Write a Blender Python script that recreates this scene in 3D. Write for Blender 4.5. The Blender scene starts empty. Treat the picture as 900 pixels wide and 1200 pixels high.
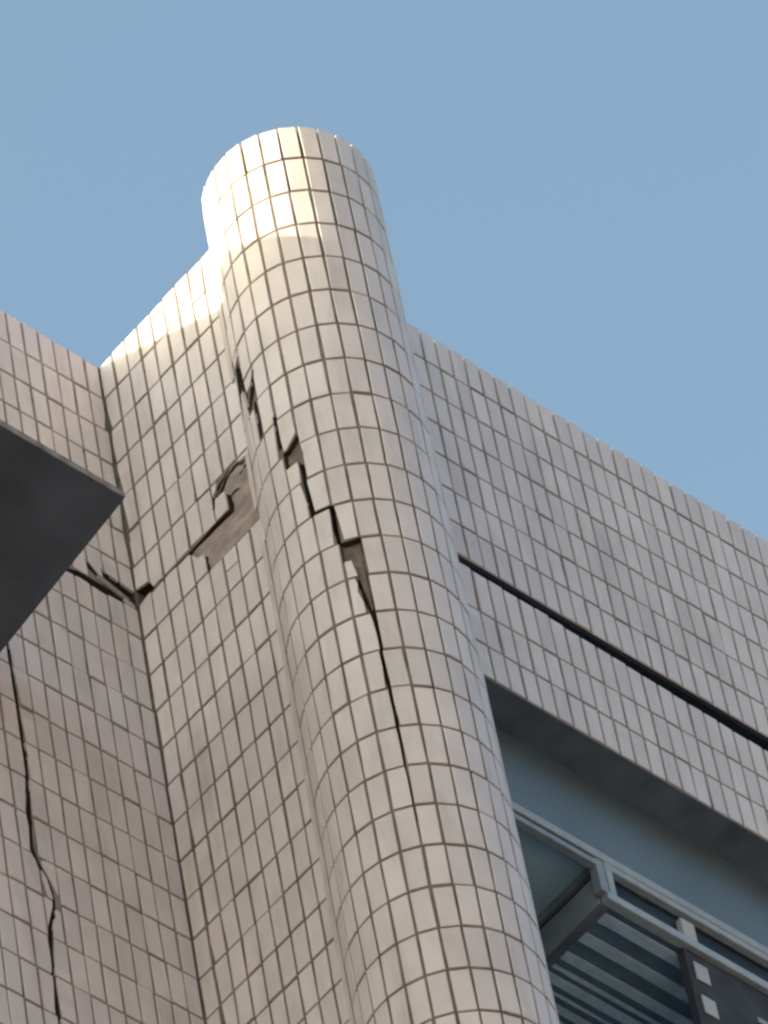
import bpy, bmesh, math, random
from mathutils import Vector, Matrix, noise
random.seed(11)
scn = bpy.context.scene
S = 0.05            # one tile pitch = 5 cm
H0 = 17.1           # height of the inner corner's reference course above the ground

def P(u, v, z):     # u along the facade, v out of it (towards the street), z up; all in tile pitches
    return Vector((u * S, -v * S, z * S + H0))

# ---------------------------------------------------------------- camera
R = Vector((0.7598, -0.6394, -0.1199))
cam_pos = P(-166.044, 160.35, -309.797)
yaw, pit, rol = 0.8568, 0.9097, -0.2043
fwd = Vector((math.cos(pit) * math.sin(yaw), math.cos(pit) * math.cos(yaw), math.sin(pit)))
r0 = fwd.cross(Vector((0, 0, 1))).normalized()
u0 = r0.cross(fwd)
right = r0 * math.cos(rol) + u0 * math.sin(rol)
up = -r0 * math.sin(rol) + u0 * math.cos(rol)
cd = bpy.data.cameras.new("camera")
cam = bpy.data.objects.new("camera", cd)
scn.collection.objects.link(cam)
m = Matrix((right, up, -fwd)).transposed().to_4x4()
m.translation = cam_pos
cam.matrix_world = m
cd.sensor_fit = 'VERTICAL'
cd.sensor_height = 24
FPX = 9135.0
cd.lens = 24 * FPX / 1200.0
cd.clip_start = 0.1
cd.clip_end = 6000
scn.camera = cam

def project(p):     # photo pixel (900 x 1200) of a point
    q = p - cam_pos
    d = q.dot(fwd)
    return 450 + FPX * q.dot(right) / d, 600 - FPX * q.dot(up) / d

# ---------------------------------------------------------------- sky and sun
SUN_EL = math.radians(13.9)
SUN_DIR = Vector((-0.905 * math.cos(SUN_EL), 0.425 * math.cos(SUN_EL), math.sin(SUN_EL))).normalized()
SUN_AZ = math.atan2(SUN_DIR.x, SUN_DIR.y)
w = bpy.data.worlds.new("World")
scn.world = w
w.use_nodes = True
nt = w.node_tree
nt.nodes.clear()
sky = nt.nodes.new("ShaderNodeTexSky")
sky.sky_type = 'NISHITA'
sky.sun_disc = False
sky.sun_elevation = SUN_EL
sky.sun_rotation = SUN_AZ
sky.air_density = 1.0
sky.dust_density = 3.6
sky.ozone_density = 0.4
bg = nt.nodes.new("ShaderNodeBackground")
bg.inputs[1].default_value = 0.12
ow = nt.nodes.new("ShaderNodeOutputWorld")
tn = nt.nodes.new("ShaderNodeMix")      # camera white balance: a touch less red and blue
tn.data_type = 'RGBA'
tn.blend_type = 'MULTIPLY'
tn.inputs[0].default_value = 1.0
tn.inputs[7].default_value = (0.91, 1.0, 0.945, 1)
nt.links.new(sky.outputs[0], tn.inputs[6])
nt.links.new(tn.outputs[2], bg.inputs[0])
nt.links.new(bg.outputs[0], ow.inputs[0])
sl = bpy.data.lights.new("sun", 'SUN')
sl.energy = 2.5
sl.angle = math.radians(0.5)
sl.color = (1.0, 0.83, 0.62)
sun = bpy.data.objects.new("sun", sl)
sun.rotation_euler = SUN_DIR.to_track_quat('Z', 'Y').to_euler()
sun.location = (-20, 10, 40)
scn.collection.objects.link(sun)
scn.view_settings.view_transform = 'Standard'
scn.view_settings.look = 'None'
scn.view_settings.exposure = 1.85
scn.view_settings.gamma = 1.0
scn.view_settings.use_curve_mapping = False
scn.render.engine = 'CYCLES'
scn.cycles.max_bounces = 8
scn.cycles.filter_width = 2.6

# ---------------------------------------------------------------- materials
def mat(name, col, rough=0.6, spec=0.4, var=0.0, rnd=0.0, nscale=8.0, bump=0.0, bscale=60.0, tint=None, grime=0.0, metal=0.0):
    """One Principled material: base colour, per-piece variation, soft noise and streaky dirt."""
    ma = bpy.data.materials.new(name)
    ma.use_nodes = True
    n = ma.node_tree.nodes
    l = ma.node_tree.links
    b = n["Principled BSDF"]
    b.inputs["Roughness"].default_value = rough
    b.inputs["Specular IOR Level"].default_value = spec
    b.inputs["Metallic"].default_value = metal
    geo = n.new("ShaderNodeNewGeometry")
    rgb = n.new("ShaderNodeRGB")
    rgb.outputs[0].default_value = (*col, 1)
    cur = rgb.outputs[0]
    def mix(a, bcol, fac, mode='MIX'):
        mx = n.new("ShaderNodeMix")
        mx.data_type = 'RGBA'
        mx.blend_type = mode
        if isinstance(fac, float):
            mx.inputs[0].default_value = fac
        else:
            l.new(fac, mx.inputs[0])
        l.new(a, mx.inputs[6])
        if isinstance(bcol, tuple):
            mx.inputs[7].default_value = (*bcol, 1)
        else:
            l.new(bcol, mx.inputs[7])
        return mx.outputs[2]
    def maprange(src, a, b2, c, d):
        mr = n.new("ShaderNodeMapRange")
        for i, v in enumerate((a, b2, c, d)):
            mr.inputs[i + 1].default_value = v
        l.new(src, mr.inputs[0])
        return mr.outputs[0]
    if rnd > 0:
        oi = n.new("ShaderNodeObjectInfo")
        ad = n.new("ShaderNodeMath"); ad.operation = 'ADD'
        l.new(oi.outputs["Random"], ad.inputs[0])
        l.new(geo.outputs["Random Per Island"], ad.inputs[1])
        fr = n.new("ShaderNodeMath"); fr.operation = 'FRACT'
        l.new(ad.outputs[0], fr.inputs[0])
        f1 = maprange(fr.outputs[0], 0, 1, 0, 1)
        if tint:
            cur = mix(cur, tint, f1)
        m2 = n.new("ShaderNodeMath"); m2.operation = 'MULTIPLY'; m2.inputs[1].default_value = 17.31
        l.new(fr.outputs[0], m2.inputs[0])
        f2 = n.new("ShaderNodeMath"); f2.operation = 'FRACT'
        l.new(m2.outputs[0], f2.inputs[0])
        hs = n.new("ShaderNodeHueSaturation")
        l.new(maprange(f2.outputs[0], 0, 1, 1 - rnd, 1 + rnd), hs.inputs["Value"])
        l.new(cur, hs.inputs["Color"])
        cur = hs.outputs[0]
    if var > 0:
        nz = n.new("ShaderNodeTexNoise")
        nz.inputs["Scale"].default_value = nscale
        nz.inputs["Detail"].default_value = 6
        l.new(geo.outputs["Position"], nz.inputs["Vector"])
        hs = n.new("ShaderNodeHueSaturation")
        l.new(maprange(nz.outputs[0], 0.3, 0.7, 1 - var, 1 + var), hs.inputs["Value"])
        l.new(cur, hs.inputs["Color"])
        cur = hs.outputs[0]
    if grime > 0:
        mp = n.new("ShaderNodeMapping")
        mp.inputs["Scale"].default_value = (7, 7, 1.1)
        l.new(geo.outputs["Position"], mp.inputs["Vector"])
        nz = n.new("ShaderNodeTexNoise")
        nz.inputs["Scale"].default_value = 1.6
        nz.inputs["Detail"].default_value = 8
        nz.inputs["Roughness"].default_value = 0.65
        l.new(mp.outputs[0], nz.inputs["Vector"])
        cur = mix(cur, (0.23, 0.21, 0.195), maprange(nz.outputs[0], 0.5, 0.78, 0.0, grime))
    l.new(cur, b.inputs["Base Color"])
    if bump > 0:
        nz = n.new("ShaderNodeTexNoise")
        nz.inputs["Scale"].default_value = bscale
        nz.inputs["Detail"].default_value = 4
        l.new(geo.outputs["Position"], nz.inputs["Vector"])
        bp = n.new("ShaderNodeBump")
        bp.inputs["Strength"].default_value = bump
        bp.inputs["Distance"].default_value = 0.002
        l.new(nz.outputs[0], bp.inputs["Height"])
        l.new(bp.outputs[0], b.inputs["Normal"])
    return ma

TILE = mat("glazed_tile", (0.705, 0.637, 0.632), 0.45, 0.45, var=0.07, rnd=0.065, tint=(0.685, 0.63, 0.635), bump=0.25, grime=0.35)
MORTAR = mat("brown_mortar", (0.18, 0.157, 0.138), 0.9, 0.1, var=0.35, nscale=14, bump=0.6, bscale=160)
MORTAR_PALE = mat("pale_mortar", (0.27, 0.245, 0.22), 0.9, 0.1, var=0.3, nscale=14, bump=0.6, bscale=160)
RENDER = mat("exposed_render", (0.36, 0.305, 0.285), 0.95, 0.1, var=0.25, nscale=22, bump=0.8, bscale=120)
RENDER_DARK = mat("dark_render", (0.19, 0.16, 0.14), 0.95, 0.1, var=0.35, nscale=22, bump=0.8, bscale=120)  # darker tone of render for the column's bare spots
FILLET = mat("fillet_mortar", (0.60, 0.55, 0.535), 0.8, 0.2, var=0.12, nscale=12, bump=0.5, bscale=90)
CORE_SHADE = mat("concrete_void_shade", (0.065, 0.053, 0.045), 0.95, 0.05, var=0.3, nscale=10)  # concrete darkened so cracks and hollows read as deep shade
CANOPY = mat("canopy_paint", (0.095, 0.115, 0.16), 0.6, 0.3, var=0.25, nscale=5, bump=0.4)
LIP = mat("canopy_lip_paint", (0.27, 0.255, 0.25), 0.8, 0.2, var=0.45, nscale=26, bump=0.6, bscale=80)
SOFFIT = mat("soffit_paint", (0.165, 0.20, 0.255), 0.8, 0.2, var=0.25, nscale=9, bump=0.4)
FASCIA = mat("fascia_panel", (0.12, 0.182, 0.24), 0.35, 0.5, var=0.12, nscale=5)
ALU = mat("pale_aluminium", (0.40, 0.46, 0.51), 0.4, 0.5, var=0.12, nscale=30)
ALU2 = mat("grey_aluminium", (0.30, 0.37, 0.43), 0.45, 0.5, var=0.15, nscale=25)
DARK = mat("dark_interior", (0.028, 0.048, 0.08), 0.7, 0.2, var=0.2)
BROWN = mat("dark_brown_board", (0.07, 0.08, 0.098), 0.85, 0.1, var=0.3, nscale=10)
PALEB = mat("pale_blue_wall", (0.55, 0.66, 0.74), 0.8, 0.2, var=0.08, nscale=3)
NAVY = mat("dark_blue_paint", (0.28, 0.41, 0.56), 0.7, 0.2, var=0.15)
SLAT = mat("slat_paint", (0.55, 0.76, 0.95), 0.6, 0.3, var=0.15, nscale=25)
CEIL = mat("ceiling_paint", (0.50, 0.74, 0.92), 0.7, 0.3, var=0.1, nscale=8)
WHITE = mat("white_plastic", (0.50, 0.51, 0.52), 0.5, 0.4, var=0.08)
WALLP = mat("plain_wall", (0.42, 0.38, 0.335), 0.8, 0.2, var=0.15, nscale=3)
GROUND = mat("paving_concrete", (0.24, 0.225, 0.205), 0.9, 0.2, var=0.25, nscale=0.6)
ROOF = mat("roof_concrete", (0.30, 0.29, 0.275), 0.9, 0.1, var=0.2, nscale=2)

# ---------------------------------------------------------------- object helpers
C = scn.collection.objects
def thing(name, loc, label=None, cat=None, kind=None):
    o = bpy.data.objects.new(name, None)
    o.location = loc
    o.empty_display_size = 0.2
    C.link(o)
    if label: o["label"] = label
    if cat: o["category"] = cat
    o["kind"] = kind or "thing"
    return o

def mesh_obj(name, me, m, parent=None, matrix=None, kind=None, label=None):
    o = bpy.data.objects.new(name, me)
    if m is not None and not me.materials:
        me.materials.append(m)
    C.link(o)
    mw = matrix or Matrix.Identity(4)
    if parent is not None:
        o.parent = parent
        off = Vector((0, 0, 0))
        q = parent
        while q is not None:
            off += q.location
            q = q.parent
        o.matrix_local = Matrix.Translation(-off) @ mw
    else:
        o.matrix_world = mw
    if kind: o["kind"] = kind
    if label: o["label"] = label
    return o

class MB:
    def __init__(s): s.v = []; s.f = []
    def add(s, vs, fs, mtx=None):
        n = len(s.v)
        s.v += [tuple(mtx @ Vector(q)) for q in vs] if mtx is not None else [tuple(q) for q in vs]
        s.f += [tuple(i + n for i in f) for f in fs]
    def hexa(s, p):     # 8 corners: bottom ring 0-3, top ring 4-7
        s.add(p, [(3, 2, 1, 0), (4, 5, 6, 7), (0, 1, 5, 4), (1, 2, 6, 5), (2, 3, 7, 6), (3, 0, 4, 7)])
    def box(s, u, v, z):    # ranges in tile pitches
        (a, b), (c, d), (e, f) = u, v, z
        s.hexa([P(a, d, e), P(b, d, e), P(b, c, e), P(a, c, e), P(a, d, f), P(b, d, f), P(b, c, f), P(a, c, f)])
    def mesh(s, name, smooth=False):
        me = bpy.data.meshes.new(name)
        me.from_pydata(s.v, [], s.f)
        me.update()
        if smooth:
            me.polygons.foreach_set("use_smooth", [True] * len(me.polygons))
        return me

def boxes(name, lst, m, parent=None, bevel=0.0, kind=None, label=None):
    mb = MB()
    for b in lst: mb.box(*b)
    o = mesh_obj(name, mb.mesh(name), m, parent, kind=kind, label=label)
    if bevel > 0:
        bv = o.modifiers.new("bevel", 'BEVEL')
        bv.width = bevel * S
        bv.segments = 2
        bv.limit_method = 'ANGLE'
    return o

# ---------------------------------------------------------------- convex polygon tools (2D)
def area(p):
    return 0.5 * sum(p[i - 1][0] * p[i][1] - p[i][0] * p[i - 1][1] for i in range(len(p)))
def ccw(p):
    return p if area(p) > 0 else p[::-1]
def clip(p, a, b, inside=True):     # keep the part left (or right) of the line a->b
    out = []
    def sd(q):
        d = (b[0] - a[0]) * (q[1] - a[1]) - (b[1] - a[1]) * (q[0] - a[0])
        return d if inside else -d
    for i in range(len(p)):
        q, r = p[i - 1], p[i]
        dq, dr = sd(q), sd(r)
        if dq * dr < -1e-14:
            t = dq / (dq - dr)
            out.append((q[0] + t * (r[0] - q[0]), q[1] + t * (r[1] - q[1])))
        if dr >= -1e-9: out.append(r)
    return out
def subtract(polys, K, amin):
    K = ccw(K)
    res = []
    for p in polys:
        rest = p
        got = []
        for i in range(len(K)):
            a, b = K[i - 1], K[i]
            o = clip(rest, a, b, False)
            if len(o) > 2 and abs(area(o)) > amin: got.append(o)
            rest = clip(rest, a, b, True)
            if len(rest) < 3 or abs(area(rest)) < 1e-6:
                rest = None
                break
        res += [p] if rest is None else got
    return res
def bbox_hit(p, K):
    return not (max(q[0] for q in p) < min(q[0] for q in K) or min(q[0] for q in p) > max(q[0] for q in K)
                or max(q[1] for q in p) < min(q[1] for q in K) or min(q[1] for q in p) > max(q[1] for q in K))
def crack(pts, ws, asp=1.0, jag=0.03):    # a jagged polyline as convex quads; widths per vertex, asp = t units per s unit
    out = []
    np_, nw = [pts[0]], [ws[0]]
    for i in range(len(pts) - 1):
        (x0, y0), (x1, y1) = pts[i], pts[i + 1]
        L = math.hypot(x1 - x0, (y1 - y0) * asp)
        n = max(1, int(L / 0.55))
        for q in range(1, n + 1):
            f = q / n
            j = jag if q < n else 0
            np_.append((x0 + (x1 - x0) * f + random.uniform(-j, j), y0 + (y1 - y0) * f + random.uniform(-j, j) / asp))
            nw.append((ws[i] + (ws[i + 1] - ws[i]) * f) * (random.uniform(0.75, 1.25) if j else 1))
    pts, ws = np_, nw
    for i in range(len(pts) - 1):
        (x0, y0), (x1, y1) = pts[i], pts[i + 1]
        y0 *= asp; y1 *= asp
        L = math.hypot(x1 - x0, y1 - y0) or 1
        nx, ny = -(y1 - y0) / L, (x1 - x0) / L
        ex, ey = (x1 - x0) / L * 0.04, (y1 - y0) / L * 0.04
        a, b = ws[i] / 2, ws[i + 1] / 2
        out.append([(x0 + nx * a - ex, (y0 + ny * a - ey) / asp), (x0 - nx * a - ex, (y0 - ny * a - ey) / asp),
                    (x1 - nx * b + ex, (y1 - ny * b + ey) / asp), (x1 + nx * b + ex, (y1 + ny * b + ey) / asp)])
    return out
def rect(a, b, c, d):
    return [(a, c), (b, c), (b, d), (a, d)]

# ---------------------------------------------------------------- tiled surfaces
GX, GT = 0.15, 0.165     # joint widths
def tile_mesh(w_, h_, name="tile"):
    b = 0.03
    t = 0.14
    x, z = w_ / 2 * S, h_ / 2 * S
    xi, zi = x - b * S, z - b * S
    y0, y1 = 0.0, t * S
    vs = [(-xi, y0, -zi), (xi, y0, -zi), (xi, y0, zi), (-xi, y0, zi),
          (-x, b * 0.8 * S, -z), (x, b * 0.8 * S, -z), (x, b * 0.8 * S, z), (-x, b * 0.8 * S, z),
          (-x, y1, -z), (x, y1, -z), (x, y1, z), (-x, y1, z)]
    fs = [(0, 1, 2, 3)]
    for a in range(4):
        c = (a + 1) % 4
        fs += [(4 + a, 4 + c, c, a), (8 + a, 8 + c, 4 + c, 4 + a)]
    return vs, fs
def prism(poly, y0, y1):    # poly in local (x, z), front at y0, sides back to y1
    poly = ccw(poly)
    n = len(poly)
    vs = [(x * S, y0 * S, z * S) for x, z in poly] + [(x * S, y1 * S, z * S) for x, z in poly]
    fs = [tuple(range(n))] + [(n + i, n + (i + 1) % n, (i + 1) % n, i) for i in range(n)]
    return vs, fs

class Surface:
    """A tiled wall. s runs along the wall in tile pitches, t = row number downwards (real)."""
    def __init__(s, parent, frame, row_h, z_top, mortar, jit=(0.02, 0.03, 0.012, 0.4), mw=1.0):
        s.parent, s.frame, s.h, s.zt, s.mortar, s.jit, s.mw = parent, frame, row_h, z_top, mortar, jit, mw
        s.gaps, s.voids = [], []
        s.shared = {}
        s.stuff = MB()
        s.bed = MB()
        s.n = 0
        s.bm = []
    def cell(s, s0, s1, t0, t1, visible, deep=False, tile=True):
        sc, tc = (s0 + s1) / 2, (t0 + t1) / 2
        F = s.frame(sc, tc)         # 4x4: x along, y into the wall, z up
        cell = rect(s0, s1, t0, t1)
        loc = lambda poly, k=1.0: [((a - sc) * s.mw * k, -(b - tc) * s.h) for a, b in poly]
        gt = GT / s.h
        tp = [rect(s0 + GX / 2, s1 - GX / 2, t0 + gt / 2, t1 - gt / 2)]
        mp = [cell]
        cut = False
        for K in s.gaps:
            if bbox_hit(tp[0] if tp else cell, K) or len(tp) > 1:
                n = subtract(tp, K, 0.05)
                if n != tp: cut = True
                tp = n
        for K in s.voids:
            if bbox_hit(cell, K):
                n = subtract(tp, K, 0.05)
                if n != tp: cut = True
                tp = n
                mp = subtract(mp, K, 0.001)
        # mortar bed
        dm = 0.32 if deep else 0.075
        for p in mp:
            pv, pf = prism(loc(p, 1.0), dm, 0.62)
            s.bed.add(pv, pf, mtx=F)
            s.bm += [0] + [1] * (len(pf) - 1)
        if not tile or not tp: return
        js, jt, jd, ja = s.jit
        J = (Matrix.Translation((random.gauss(0, js) * S, abs(random.gauss(0, jd)) * S, random.gauss(0, jt) * S))
             @ Matrix.Rotation(math.radians(random.gauss(0, ja)), 4, 'X')
             @ Matrix.Rotation(math.radians(random.gauss(0, ja)), 4, 'Z')
             @ Matrix.Rotation(math.radians(random.gauss(0, ja)), 4, 'Y'))
        if not cut:
            w_, h_ = (s1 - s0 - GX) * s.mw, (t1 - t0) * s.h - GT
            key = (round(w_, 3), round(h_, 3))
            if visible:
                if key not in s.shared:
                    me = bpy.data.meshes.new("tile")
                    vs, fs = tile_mesh(w_, h_)
                    me.from_pydata(vs, [], fs)
                    me.update()
                    me.materials.append(TILE)
                    s.shared[key] = me
                mesh_obj("tile", s.shared[key], None, s.parent, F @ J)
                s.n += 1
            else:
                s.stuff.add(*tile_mesh(w_, h_), mtx=F @ J)
        else:
            mb = MB()
            for p in tp: mb.add(*prism(loc(p), 0.0, 0.14))
            if visible:
                mesh_obj("tile", mb.mesh("tile"), TILE, s.parent, F @ J)
                s.n += 1
            else:
                s.stuff.add(mb.v, mb.f, mtx=F @ J)
    def patch(s, name, polys, depth, m, rough=0.05, step=0.16, seed=0.0, floor=None):
        """Broken render showing where tiles came off: an uneven sheet with real depth."""
        mb = MB()
        idx = {}
        for poly in polys:
            poly = ccw(poly)
            a0, a1 = min(q[0] for q in poly), max(q[0] for q in poly)
            b0, b1 = min(q[1] for q in poly), max(q[1] for q in poly)
            st = step / s.h
            i = 0
            while a0 + i * step < a1:
                j = 0
                while b0 + j * st < b1:
                    q = rect(a0 + i * step, a0 + (i + 1) * step, b0 + j * st, b0 + (j + 1) * st)
                    for e in range(len(poly)):
                        q = clip(q, poly[e - 1], poly[e], True)
                        if len(q) < 3: break
                    if len(q) > 2 and abs(area(q)) > 1e-5:
                        f = []
                        for a, b in ccw(q):
                            k = (round(a, 4), round(b, 4))
                            if k not in idx:
                                d = depth + rough * noise.fractal(Vector((a * 1.1 + seed, b * s.h * 1.1, seed)), 0.8, 2.0, 4)
                                if floor: d += floor(a, b)
                                idx[k] = len(mb.v)
                                mb.v.append(tuple(s.point(a, b, d)))
                            i2 = idx[k]
                            if i2 not in f: f.append(i2)
                        if len(f) > 2: mb.f.append(tuple(reversed(f)))
                    j += 1
                i += 1
        return mesh_obj(name, mb.mesh(name, True), m, s.parent)
    def point(s, a, b, d):
        return s.frame(a, b) @ Vector((0, d * S, 0))
    def chip(s, a, b, d, poly, rx, ry, rz, name="tile_fragment", m=None):
        """A loose piece of tile hanging in a broken spot."""
        F = s.frame(a, b) @ Matrix.Translation((0, d * S, 0)) @ Matrix.Rotation(math.radians(rx), 4, 'X') \
            @ Matrix.Rotation(math.radians(rz), 4, 'Z') @ Matrix.Rotation(math.radians(ry), 4, 'Y')
        mb = MB()
        mb.add(*prism(poly, 0.0, 0.14))
        mb.f.append(tuple(range(2 * len(poly) - 1, len(poly) - 1, -1)))
        return mesh_obj(name, mb.mesh(name), m or TILE, s.parent, F)
    def finish(s):
        if s.stuff.v:
            mesh_obj("outer_tiles", s.stuff.mesh("outer_tiles"), TILE, s.parent, kind="stuff")
        me = s.bed.mesh("mortar_bed")
        me.materials.append(s.mortar)
        me.materials.append(CORE_SHADE)       # bed sides coloured dark to stand in for shade inside cracks
        me.polygons.foreach_set("material_index", s.bm)
        mesh_obj("mortar_bed", me, None, s.parent)

def plane_frame(org, T, N):     # org(s,t)->point
    T, N = Vector(T), Vector(N)
    B = Matrix((T, -N, Vector((0, 0, 1)))).transposed().to_4x4()
    def f(a, b):
        M2 = B.copy()
        M2.translation = org(a, b)
        return M2
    return f

def in_frame(p, mx=14):
    x, y = project(p)
    return -mx < x < 900 + mx and -mx < y < 1200 + mx

# ================================================================ column
UC, VC, RC = 3.3233, 11.6861, 4.3802
DA = math.radians(13.08)
A0 = math.radians(-47.6)
ZC, HC = 6.35, 2.795
col = thing("tiled_column", P(UC, VC, -342), "round corner column clad in beige tiles, split by a long stepped crack", "column")
MW = 2 * RC * math.tan(DA / 2)
def col_frame(a, b):
    i = math.floor(a + 1e-6) + 0.5
    ang = A0 + i * DA
    T = Vector((math.cos(ang), math.sin(ang), 0))
    N = Vector((math.sin(ang), -math.cos(ang), 0))
    M2 = Matrix((T, -N, Vector((0, 0, 1)))).transposed().to_4x4()
    M2.translation = P(UC + RC * math.sin(ang), VC + RC * math.cos(ang), ZC - b * HC) + T * ((a - i) * MW * S)
    return M2
cs = Surface(col, col_frame, HC, ZC, MORTAR, mw=MW, jit=(0.012, 0.016, 0.012, 0.45))
asp = HC
# stepped crack down the column (open joints and broken tiles)
cs.voids += crack([(-3.08, 7.85), (-3.06, 8.75)], [0.22, 0.3], asp)
cs.voids += crack([(-2.06, 8.75), (-2.08, 9.6), (-2.02, 11.0)], [0.2, 0.3, 0.24], asp)
cs.voids += crack([(-2.0, 10.96), (-1.05, 10.98)], [0.22, 0.22], asp)
cs.voids += crack([(-1.03, 10.98), (-1.0, 12.0)], [0.24, 0.24], asp)
cs.voids += crack([(-0.1, 12.0), (-0.28, 13.2), (-0.1, 13.95), (-0.05, 15.0), (-0.03, 17.0), (-0.01, 18.6), (0.0, 19.6)], [0.3, 0.5, 0.3, 0.2, 0.15, 0.1, 0.04], asp)
sp1 = [rect(-3.0, -2.0, 8.93, 9.42), [(-2.75, 8.94), (-2.0, 8.72), (-2.0, 8.95), (-2.9, 9.0)]]
sp2 = [rect(-1.0, 0.0, 12.0, 12.55), [(-0.62, 12.5), (0.0, 12.5), (0.0, 13.0), (-0.45, 12.98)], [(-0.42, 12.95), (0, 12.95), (0, 13.7), (-0.12, 13.85)]]
# broken filler at the crease with the side wall
sp3 = crack([(-5.55, 5.25), (-5.9, 6.1), (-6.1, 6.75)], [0.56, 0.5, 0.25], asp) \
    + crack([(-5.55, 5.25), (-5.1, 6.2), (-4.95, 6.8)], [0.56, 0.45, 0.2], asp) \
    + crack([(-3.9, 6.15), (-4.4, 6.6), (-4.85, 6.9)], [0.15, 0.6, 0.3], asp) \
    + crack([(-4.3, 6.9), (-4.28, 7.4), (-4.3, 7.9)], [0.2, 0.38, 0.34], asp)
cs.voids += sp3
cs.gaps += sp1 + sp2
cs.voids += sp1 + sp2
for i in range(-7, 14):
    ang = A0 + (i + 0.5) * DA
    N = Vector((math.sin(ang), -math.cos(ang), 0))
    for k in range(0, 32):
        c = col_frame(i + 0.5, k + 0.5).translation
        vis = in_frame(c) and N.dot((cam_pos - c).normalized()) > 0.03 and -7 <= i <= 6
        cs.cell(i, i + 1, k, k + 1, vis, deep=(k == 0))
cs.patch("exposed_render", sp1, 0.34, RENDER_DARK, 0.1, 0.14, 3.0)
cs.patch("exposed_render", sp2, 0.34, RENDER_DARK, 0.1, 0.14, 6.0)
cs.patch("crack_floor", sp3, 0.58, CORE_SHADE, 0.05, 0.2, 5.0)  # dark sheet painting the shade deep in the crease breaks
cs.finish()
# concrete inside the tiles, hollow cap on top
def cyl(name, r, z0, z1, m, parent, n=64):
    mb = MB()
    ring = lambda z, rr: [P(UC + rr * math.sin(2 * math.pi * i / n), VC + rr * math.cos(2 * math.pi * i / n), z) for i in range(n)]
    vs = ring(z0, r) + ring(z1, r)
    fs = [(n + i, n + (i + 1) % n, (i + 1) % n, i) for i in range(n)] + [tuple(range(n, 2 * n))[::-1], tuple(range(n))]
    mb.add(vs, fs)
    return mesh_obj(name, mb.mesh(name), m, parent)
cyl("concrete_core", RC - 0.6, -342, ZC - 0.1, CORE_SHADE, col)
cyl("lower_shaft", RC - 0.02, -342, ZC - 32 * HC, WALLP, col)
# smoothed mortar in the crease between column and side wall
nrow = 150
rows = []
for q in range(nrow + 1):
    z = 2.4 - q * 0.42
    row = (ZC - z) / HC
    wob = 0.10 * noise.noise(Vector((0, 0, z * 0.35)))
    ring = []
    for j in range(7):
        f = j / 6
        # from the side wall (u = 0) round onto the column
        a = math.radians(-130.5 + f * (4.5 + 8 * wob))
        pu, pv = UC + (RC + 0.03) * math.sin(a), VC + (RC + 0.03) * math.cos(a)
        wu, wv = -0.03, 8.86 - (1 - f) * (0.26 + 0.7 * wob)
        g = f * f * (3 - 2 * f)
        bulge = 0.04 * math.sin(math.pi * f)
        ring.append(P(wu * (1 - g) + pu * g - bulge * 0.5 - 0.015 * noise.noise(Vector((f * 3, 1, z))), wv * (1 - g) + pv * g, z))
    rows.append((row, ring))
def fillet_run(r0_, r1_):
    mb = MB()
    for q in range(nrow):
        a, b = rows[q], rows[q + 1]
        if not r0_ <= a[0] < r1_: continue
        n = len(mb.v)
        mb.v += [tuple(x) for x in a[1] + b[1]]
        mb.f += [(n + j, n + 7 + j, n + 8 + j, n + j + 1) for j in range(6)]
    me = mb.mesh("mortar_fillet", True)
    bm = bmesh.new(); bm.from_mesh(me)
    bmesh.ops.remove_doubles(bm, verts=bm.verts, dist=1e-5)
    bm.to_mesh(me); bm.free()
    mesh_obj("mortar_fillet", me, FILLET, col)
for run in ((0, 5.2), (7.3, 8.9), (9.9, 40)): fillet_run(*run)

# ================================================================ side wall (left face of the pier)
HL = 2.7703
side = thing("side_wall", P(0, 4.5, -342), "tiled side wall between inner corner and round column, with a patch of tiles fallen off", "wall")
side_frame = plane_frame(lambda a, b: P(0, a, -b * HL), (0, -1, 0), (-1, 0, 0))
ls = Surface(side, side_frame, HL, HL, MORTAR, jit=(0.015, 0.03, 0.012, 0.4))
asp = HL
spA = [rect(4.86, 8.95, 6.06, 6.98), [(3.85, 6.06), (4.88, 6.06), (4.88, 6.5), (4.4, 6.42)], rect(7.08, 8.95, 5.62, 6.08)]
spB = [[(6.3, 5.42), (6.95, 5.16), (7.7, 5.06), (7.7, 5.66), (7.05, 5.6)], [(7.68, 5.06), (8.5, 5.12), (8.95, 5.3), (8.95, 5.66), (7.68, 5.66)]]
cvB = crack([(6.0, 5.62), (6.1, 5.36), (6.6, 5.17), (7.3, 5.04)], [0.2, 0.3, 0.26, 0.1], HL, 0.02) + crack([(7.9, 5.34), (8.8, 5.2)], [0.1, 0.3], HL, 0.02)
spC = [[(-0.1, 5.6), (1.0, 5.72), (1.25, 5.98), (-0.1, 6.1)]]
ls.voids += spA + spB + spC + cvB
ls.voids += crack([(1.0, 6.06), (2.4, 6.03), (3.9, 6.06), (5.5, 6.03), (7.0, 6.05)], [0.10, 0.07, 0.2, 0.24, 0.2], asp)
ls.voids += crack([(7.06, 6.05), (7.04, 5.62)], [0.22, 0.18], asp)
ls.gaps += crack([(4.9, 4.98), (5.6, 5.0)], [0.14, 0.2], asp)
ls.gaps += crack([(7.0, 8.02), (7.8, 8.0)], [0.14, 0.2], asp)
ls.gaps += crack([(7.9, 9.02), (8.5, 8.98)], [0.14, 0.24], asp)
ls.gaps += crack([(6.0, 7.45), (6.9, 7.48)], [0.1, 0.1], asp)
ls.gaps += crack([(0.02, 0.0), (0.04, 2.0), (0.06, 4.5)], [0.2, 0.26, 0.2], asp)
ls.gaps += crack([(0.98, 11.2), (1.02, 13), (1.03, 20)], [0.1, 0.2, 0.22], asp, 0.008)
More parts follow.
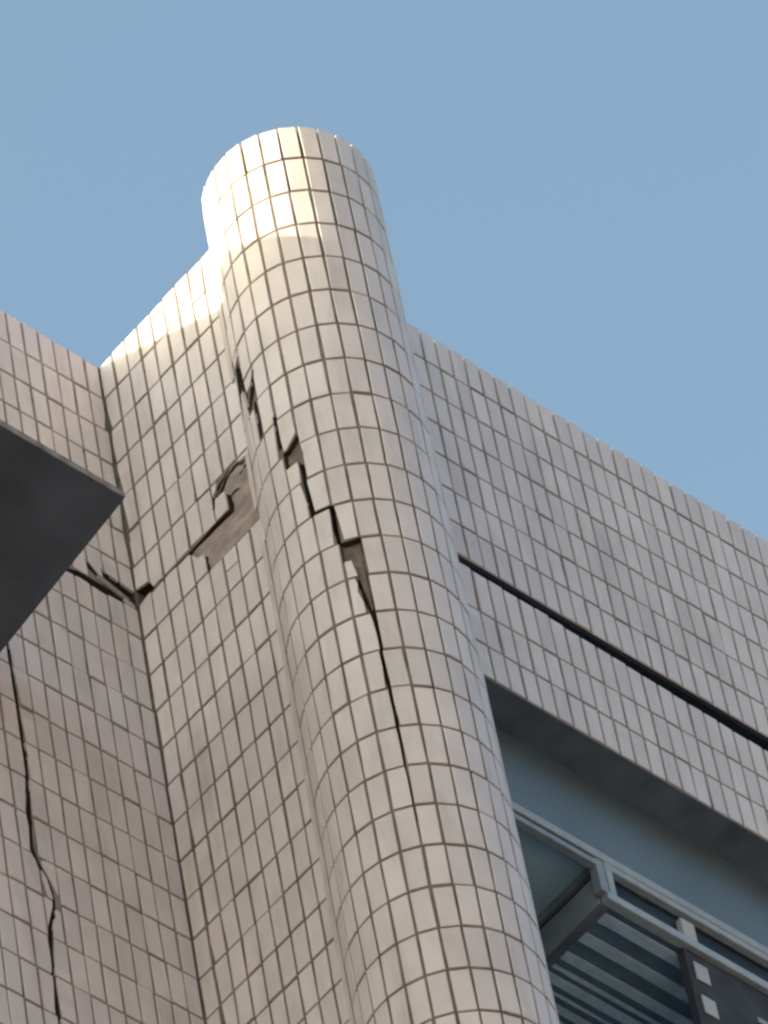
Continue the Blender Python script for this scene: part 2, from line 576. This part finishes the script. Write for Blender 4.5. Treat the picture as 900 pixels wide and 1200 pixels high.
for j in range(0, 9):
    for k in range(-1, 30):
        c = side_frame(j + 0.5, k + 0.5).translation
        s1 = j + 1
        ls.cell(j, s1, k, k + 1, in_frame(c), deep=False)
def stria(a, b):    # float marks along the course in the bared render
    return 0.05 * math.sin((b - 6) * 22 + a * 0.7) * (1 if b > 6.05 else 0.3)
ls.patch("exposed_render", spA, 0.26, RENDER, 0.05, 0.16, 1.0, stria)
notB = spB
for K in cvB: notB = subtract(notB, K, 0.005)
ls.patch("broken_render", notB, 0.2, RENDER, 0.12, 0.1, 2.0)
ls.patch("broken_corner", spC, 0.56, CORE_SHADE, 0.12, 0.12, 4.0)  # coloured dark in place of shade in the corner hollow
ls.chip(6.5, 5.52, 0.03, [(-0.36, -0.3), (0.2, -0.38), (0.36, 0.2), (0.1, 0.3), (-0.3, 0.22)], -6, 5, 4)
ls.finish()
boxes("corner_joint", [((0.03, 0.62), (-1.6, 0.0), (-342, HL - 0.03))], MORTAR, side)
boxes("concrete_core", [((0.62, 4.0), (-0.2, 8.9), (-342, HL - 0.08))], CORE_SHADE, side)
boxes("lower_wall", [((0.02, 0.6), (0.0, 8.88), (-342, -30 * HL))], WALLP, side)

# ================================================================ left facade wall
left = thing("facade_wall", P(-8, 0, -342), "shaded tiled wall under the dark canopy, with a wavy vertical crack", "wall")
left_frame = plane_frame(lambda a, b: P(a + 0.08, 0, -b * HL), (1, 0, 0), (0, -1, 0))
fs_ = Surface(left, left_frame, HL, HL, MORTAR_PALE, jit=(0.02, 0.03, 0.012, 0.45))
fs_.voids += crack([(-9.0, 9.0), (-8.92, 11.1), (-8.86, 12.4), (-9.08, 13.7), (-9.28, 14.8), (-9.05, 15.15), (-8.55, 15.5), (-8.36, 15.95), (-8.42, 16.2), (-8.8, 16.75), (-8.98, 17.3), (-9.05, 18.0), (-9.08, 18.8), (-9.06, 19.6), (-9.0, 22)],
                   [0.17, 0.18, 0.22, 0.26, 0.26, 0.28, 0.22, 0.18, 0.18, 0.24, 0.27, 0.26, 0.26, 0.26, 0.26], HL)
fs_.voids += crack([(-4.6, 6.18), (-3.6, 6.08), (-2.2, 6.1), (-0.9, 6.1), (-0.05, 6.12)], [0.32, 0.6, 0.6, 0.55, 0.5], HL)
spF = [[(-2.25, 5.52), (-1.4, 5.58), (-0.1, 5.6), (-0.08, 6.05), (-0.9, 5.92), (-2.1, 5.8)], [(-3.15, 5.5), (-2.9, 5.52), (-2.35, 5.74), (-2.5, 5.82), (-2.95, 5.72)]]
fs_.voids += spF
fs_.gaps += crack([(-1.5, 4.0), (0, 3.97)], [0.16, 0.2], HL) + crack([(-0.06, 0), (-0.06, 5)], [0.2, 0.16], HL)
fs_.gaps += crack([(-2.0, 5.0), (-1.95, 5.5)], [0.14, 0.2], HL)
def hidden_by_canopy(p):
    x, y = project(p)
    return y > 500 + x * 0.586 + 12 and y < 765 - x * 1.241 - 12
for j in range(-26, 0):
    st = 0.0
    for k in range(-1, 30):
        c = left_frame(j + 0.5, k + 0.5).translation
        fs_.cell(j, j + 1 if j < -1 else -0.08, k, k + 1, in_frame(c) and not hidden_by_canopy(c))
fs_.patch("broken_render", spF, 0.56, CORE_SHADE, 0.12, 0.12, 7.0)  # hollow behind the break painted in the dark shade colour
fs_.chip(-1.7, 5.93, -0.03, [(-1.0, -0.2), (1.1, -0.14), (1.2, 0.1), (-0.8, 0.22)], 10, 7, 3, m=RENDER)
fs_.chip(-0.62, 6.12, -0.04, [(-0.35, -0.1), (0.35, -0.14), (0.3, 0.1), (-0.3, 0.12)], -8, 8, 5)
fs_.finish()
boxes("concrete_core", [((-26, 0.6), (-1.6, -0.62), (-342, HL - 0.06))], CORE_SHADE, left)
boxes("coping", [((-26, 0.0), (-1.62, -0.2), (HL - 0.04, HL + 0.03))], WALLP, left)
boxes("raised_parapet", [((-420, -24.0), (-1.6, -0.1), (-30, 2 * HL + 0.05))], WALLP, left)
boxes("lower_wall", [((-420, 0.0), (-0.62, -0.02), (-342, -30 * HL))], WALLP, left)
boxes("far_wall", [((-420, -26.0), (-0.6, -0.03), (-30 * HL, -29.9))], WALLP, left)

# ================================================================ right parapet wall
VR = 9.0673
ZR, ZS = 6.7208, -22.11
rightw = thing("parapet_wall", P(25, VR, -22), "grey lit tiled parapet wall right of the round column, with a long dark slit", "wall")
z_rows = [ZR, ZR - 2.6686] + [ZR - 2.6686 - 2.7703 * i for i in range(1, 7)]
low_rows = [ZS + 2.74 * i for i in (3, 2, 1, 0)]
right_frame = plane_frame(lambda a, b: P(a + 0.04, VR, -b), (1, 0, 0), (0, -1, 0))
rs = Surface(rightw, right_frame, 1.0, 0, MORTAR_PALE, jit=(0.018, 0.024, 0.012, 0.45))
UEND = 56
# the slit: upper lip straight, lower lip sinking to the right; open right through the render
def slit_low(u): return -12.74 - 0.48 - max(0, u - 14) * 0.0385
rs.voids.append([(12.7, 17.35), (12.95, 17.15), (13.2, 17.3), (13.15, 17.75), (12.85, 17.8)])
for j in range(7, UEND):
    rnd_run = 0.0
    for k in range(len(z_rows) - 1):
        za, zb = z_rows[k], z_rows[k + 1]
        c = right_frame(j + 0.5, -(za + zb) / 2).translation
        rs.cell(j, j + 1, -za, -zb, in_frame(c) and j >= 12, deep=(k == 0))
    for k in range(3):
        za, zb = low_rows[k], low_rows[k + 1]
        if k == 0: za = max(slit_low(j + 0.5), za + 0.02)
        c = right_frame(j + 0.5, -(za + zb) / 2).translation
        rs.cell(j, j + 1, -za, -zb, in_frame(c) and j >= 12)
rs.finish()
boxes("slit_shade_strip", [((6.8, UEND), (VR - 2.6, VR - 0.17), (-12.70, -12.58))], DARK, rightw)  # dark strip added to paint shade under the upper lip
boxes("slit_back", [((6.8, UEND), (VR - 3.2, VR - 2.6), (-16.0, -11.0))], DARK, rightw)  # back coloured dark to stand in for shade in the slit
boxes("concrete_core", [((4.5, UEND), (VR - 2.6, VR - 0.62), (-12.0, ZR - 0.1)),
                        ((4.5, UEND), (VR - 2.6, VR - 0.62), (ZS + 0.25, -15.0))], CORE_SHADE, rightw)
boxes("far_parapet", [((UEND, 420), (6.2, VR - 0.03), (ZS, ZR))], WALLP, rightw)
boxes("coping", [((4.5, UEND), (VR - 2.6, VR - 0.36), (ZR - 0.12, ZR + 0.24))], ROOF, rightw)  # unseen strip added to keep low sun off the top tile joints
boxes("soffit", [((6.9, UEND), (6.15, VR - 0.08), (ZS - 0.05, ZS + 0.2))], SOFFIT, rightw)

# ================================================================ window recess under the parapet
VH = 6.2
win = thing("window_unit", P(25, VH, -30), "grey aluminium window head with slatted underside, set back under the tiled parapet", "window")
mb = MB()
mb.hexa([P(8, VH - 0.1, -26.6), P(UEND, VH - 0.1, -26.6), P(UEND, VH - 0.5, -26.6), P(8, VH - 0.5, -26.6),
         P(8, VH + 0.75, ZS - 0.06), P(UEND, VH + 0.75, ZS - 0.06), P(UEND, VH - 0.5, ZS - 0.06), P(8, VH - 0.5, ZS - 0.06)])
mesh_obj("fascia_panel", mb.mesh("fascia_panel"), FASCIA, win)
boxes("header_rail", [((8, UEND), (VH - 0.45, VH + 0.12), (-27.15, -26.55))], ALU, win, 0.06)
boxes("header_groove_rail", [((8, 22.0), (VH - 0.4, VH - 0.02), (-27.35, -27.15))], DARK, win)
boxes("lower_header_rail", [((8, 22.05), (VH - 0.4, VH + 0.06), (-27.75, -27.35))], ALU2, win, 0.05)
boxes("top_rail", [((22.7, UEND), (VH - 0.35, VH + 0.08), (-27.62, -27.152))], ALU, win, 0.06)
boxes("corner_post", [((21.75, 22.28), (VH - 0.5, VH + 0.03), (-29.55, -27.152)), ], ALU2, win, 0.05)
boxes("corner_trim", [((22.28, 22.7), (VH - 0.4, VH + 0.1), (-29.55, -27.152)), ], ALU, win, 0.05)
boxes("bottom_rail", [((22.0, UEND), (VH - 0.4, VH + 0.12), (-30.15, -29.55))], ALU, win, 0.06)
boxes("ceiling_panel", [((8, UEND), (-12, VH - 0.5), (-27.0, -26.7))], CEIL, win)
boxes("end_rail", [((21.95, 22.3), (-6, VH - 0.5), (-27.45, -27.0))], ALU2, win, 0.04)
boxes("end_gap", [((22.25, 22.4), (-6, VH - 0.5), (-28.0, -27.45))], DARK, win)
boxes("end_panel", [((21.95, 22.3), (-6, VH - 0.5), (-30.0, -28.0))], ALU2, win, 0.05)
boxes("edge_frame", [((22.05, 22.42), (-6, VH - 0.42), (-30.25, -30.0))], SOFFIT, win)
boxes("transom_pane", [((22.7, UEND), (VH - 0.5, VH - 0.4), (-29.6, -27.6))], DARK, win)
boxes("mullion", [((27.05, 27.95), (VH - 0.34, VH + 0.03), (-29.55, -28.1))], WHITE, win, 0.05)
for vv, ww in ((5.2, 0.62), (3.78, 0.62), (2.42, 0.55), (1.62, 0.22), (0.98, 0.5), (0.3, 0.16), (-0.35, 0.4), (-1.1, 0.4), (-1.9, 0.4), (-2.7, 0.4), (-3.5, 0.4)):
    boxes("slat", [((22.42, UEND), (vv - ww / 2, vv + ww / 2), (-30.22, -30.08))], SLAT, win, 0.04)
boxes("slat_backing", [((22.3, UEND), (-12, VH - 0.5), (-29.6, -29.3))], NAVY, win)
boxes("side_board", [((27.0, UEND), (5.55, 6.02), (-58, -30.2))], BROWN, win)
for z0 in (-32.3, -34.75):
    boxes("clip", [((27.4, 28.3), (6.02, 6.12), (z0, z0 + 1.3))], WHITE, win, 0.04)
boxes("latch", [((31.2, 31.9), (6.02, 6.1), (-33.0, -32.6))], ALU2, win, 0.04)

# ================================================================ canopy
can = thing("canopy", P(-12, 5, -27), "dark sloping slab canopy with thin pale edge jutting over the left wall", "canopy")
mb = MB()
u1, u2, vo, zo, sl_ = -10.12, -60.0, 10.0, -26.88, 0.1537
zz = lambda v: zo - sl_ * (vo - v)
th = 0.55
mb.hexa([P(u2, vo, zz(vo)), P(u1, vo, zz(vo)), P(u1, 0.1, zz(0.1)), P(u2, 0.1, zz(0.1)),
         P(u2, vo, zz(vo) + th), P(u1, vo, zz(vo) + th), P(u1, 0.1, zz(0.1) + th), P(u2, 0.1, zz(0.1) + th)])
o = mesh_obj("slab", mb.mesh("slab"), CANOPY, can)
mb = MB()
mb.hexa([P(u2, vo + 0.12, zo + 0.04), P(u1 + 0.03, vo + 0.12, zo + 0.04), P(u1 + 0.03, vo + 0.003, zo + 0.04), P(u2, vo + 0.003, zo + 0.04),
         P(u2, vo + 0.12, zo + 0.5), P(u1 + 0.03, vo + 0.12, zo + 0.5), P(u1 + 0.03, vo + 0.003, zo + 0.5), P(u2, vo + 0.003, zo + 0.5)])
o = mesh_obj("front_lip", mb.mesh("front_lip"), LIP, can)
bv = o.modifiers.new("bevel", 'BEVEL'); bv.width = 0.004; bv.segments = 2

# ================================================================ rest of the building and the ground
bld = thing("building_body", P(60, -60, -342), "plain building body with flat roof behind the tiled walls", "building")
boxes("left_block", [((-420, 0.6), (-240, -1.62), (-342, -18))], WALLP, bld)
boxes("right_roof", [((4.0, 420), (-240, 6.1), (-22.0, -18))], ROOF, bld)
boxes("right_back_wall", [((8, 420), (-240, -12.1), (-342, -22.0))], PALEB, bld)
boxes("right_lower_wall", [((7.5, 420), (6.1, VR), (-342, -70))], WALLP, bld)
boxes("corner_pier", [((0.65, 7.4), (-12.0, 7.0), (-342, -0.5))], CORE_SHADE, bld)
me = bpy.data.meshes.new("ground")
g = 3000
me.from_pydata([(-g, -g, 0), (g, -g, 0), (g, g, 0), (-g, g, 0)], [], [(0, 1, 2, 3)])
o = mesh_obj("ground", me, GROUND, kind="structure")
# unseen row added across the street, sized and coloured to shape the facade's light
CREAM = mat("cream_plaster", (0.64, 0.565, 0.49), 0.85, 0.2, var=0.1, nscale=0.8)
BRICK = mat("dark_brick", (0.17, 0.12, 0.10), 0.9, 0.1, var=0.2, nscale=3)  # dark tone chosen to cut the light reaching the front walls
GLASS = mat("window_glass", (0.05, 0.06, 0.07), 0.15, 0.5)
opp = thing("unseen_opposite_row", P(-100, 700, -342), "unseen cream and brick row added across the street to shape light", "building")
for i, (ua, ub, hh) in enumerate(((-1700, -1160, 22.0), (-1140, -640, 25.0), (-610, -200, 23.0), (-180, 330, 26.0), (350, 1000, 23.0))):
    boxes("wall", [((ua, ub), (560, 760), (-342, -342 + hh / S))], CREAM if i < 2 else BRICK, opp)
    for fl in range(int(hh / 3.3)):
        for q in range(int((ub - ua) / 80)):
            a = ua + 25 + q * 80
            zb = -342 + 24 + fl * 66
            boxes("window", [((a, a + 32), (559.0, 559.9), (zb, zb + 30))], GLASS, opp)
print("tiles as parts:", cs.n, ls.n, fs_.n, rs.n)
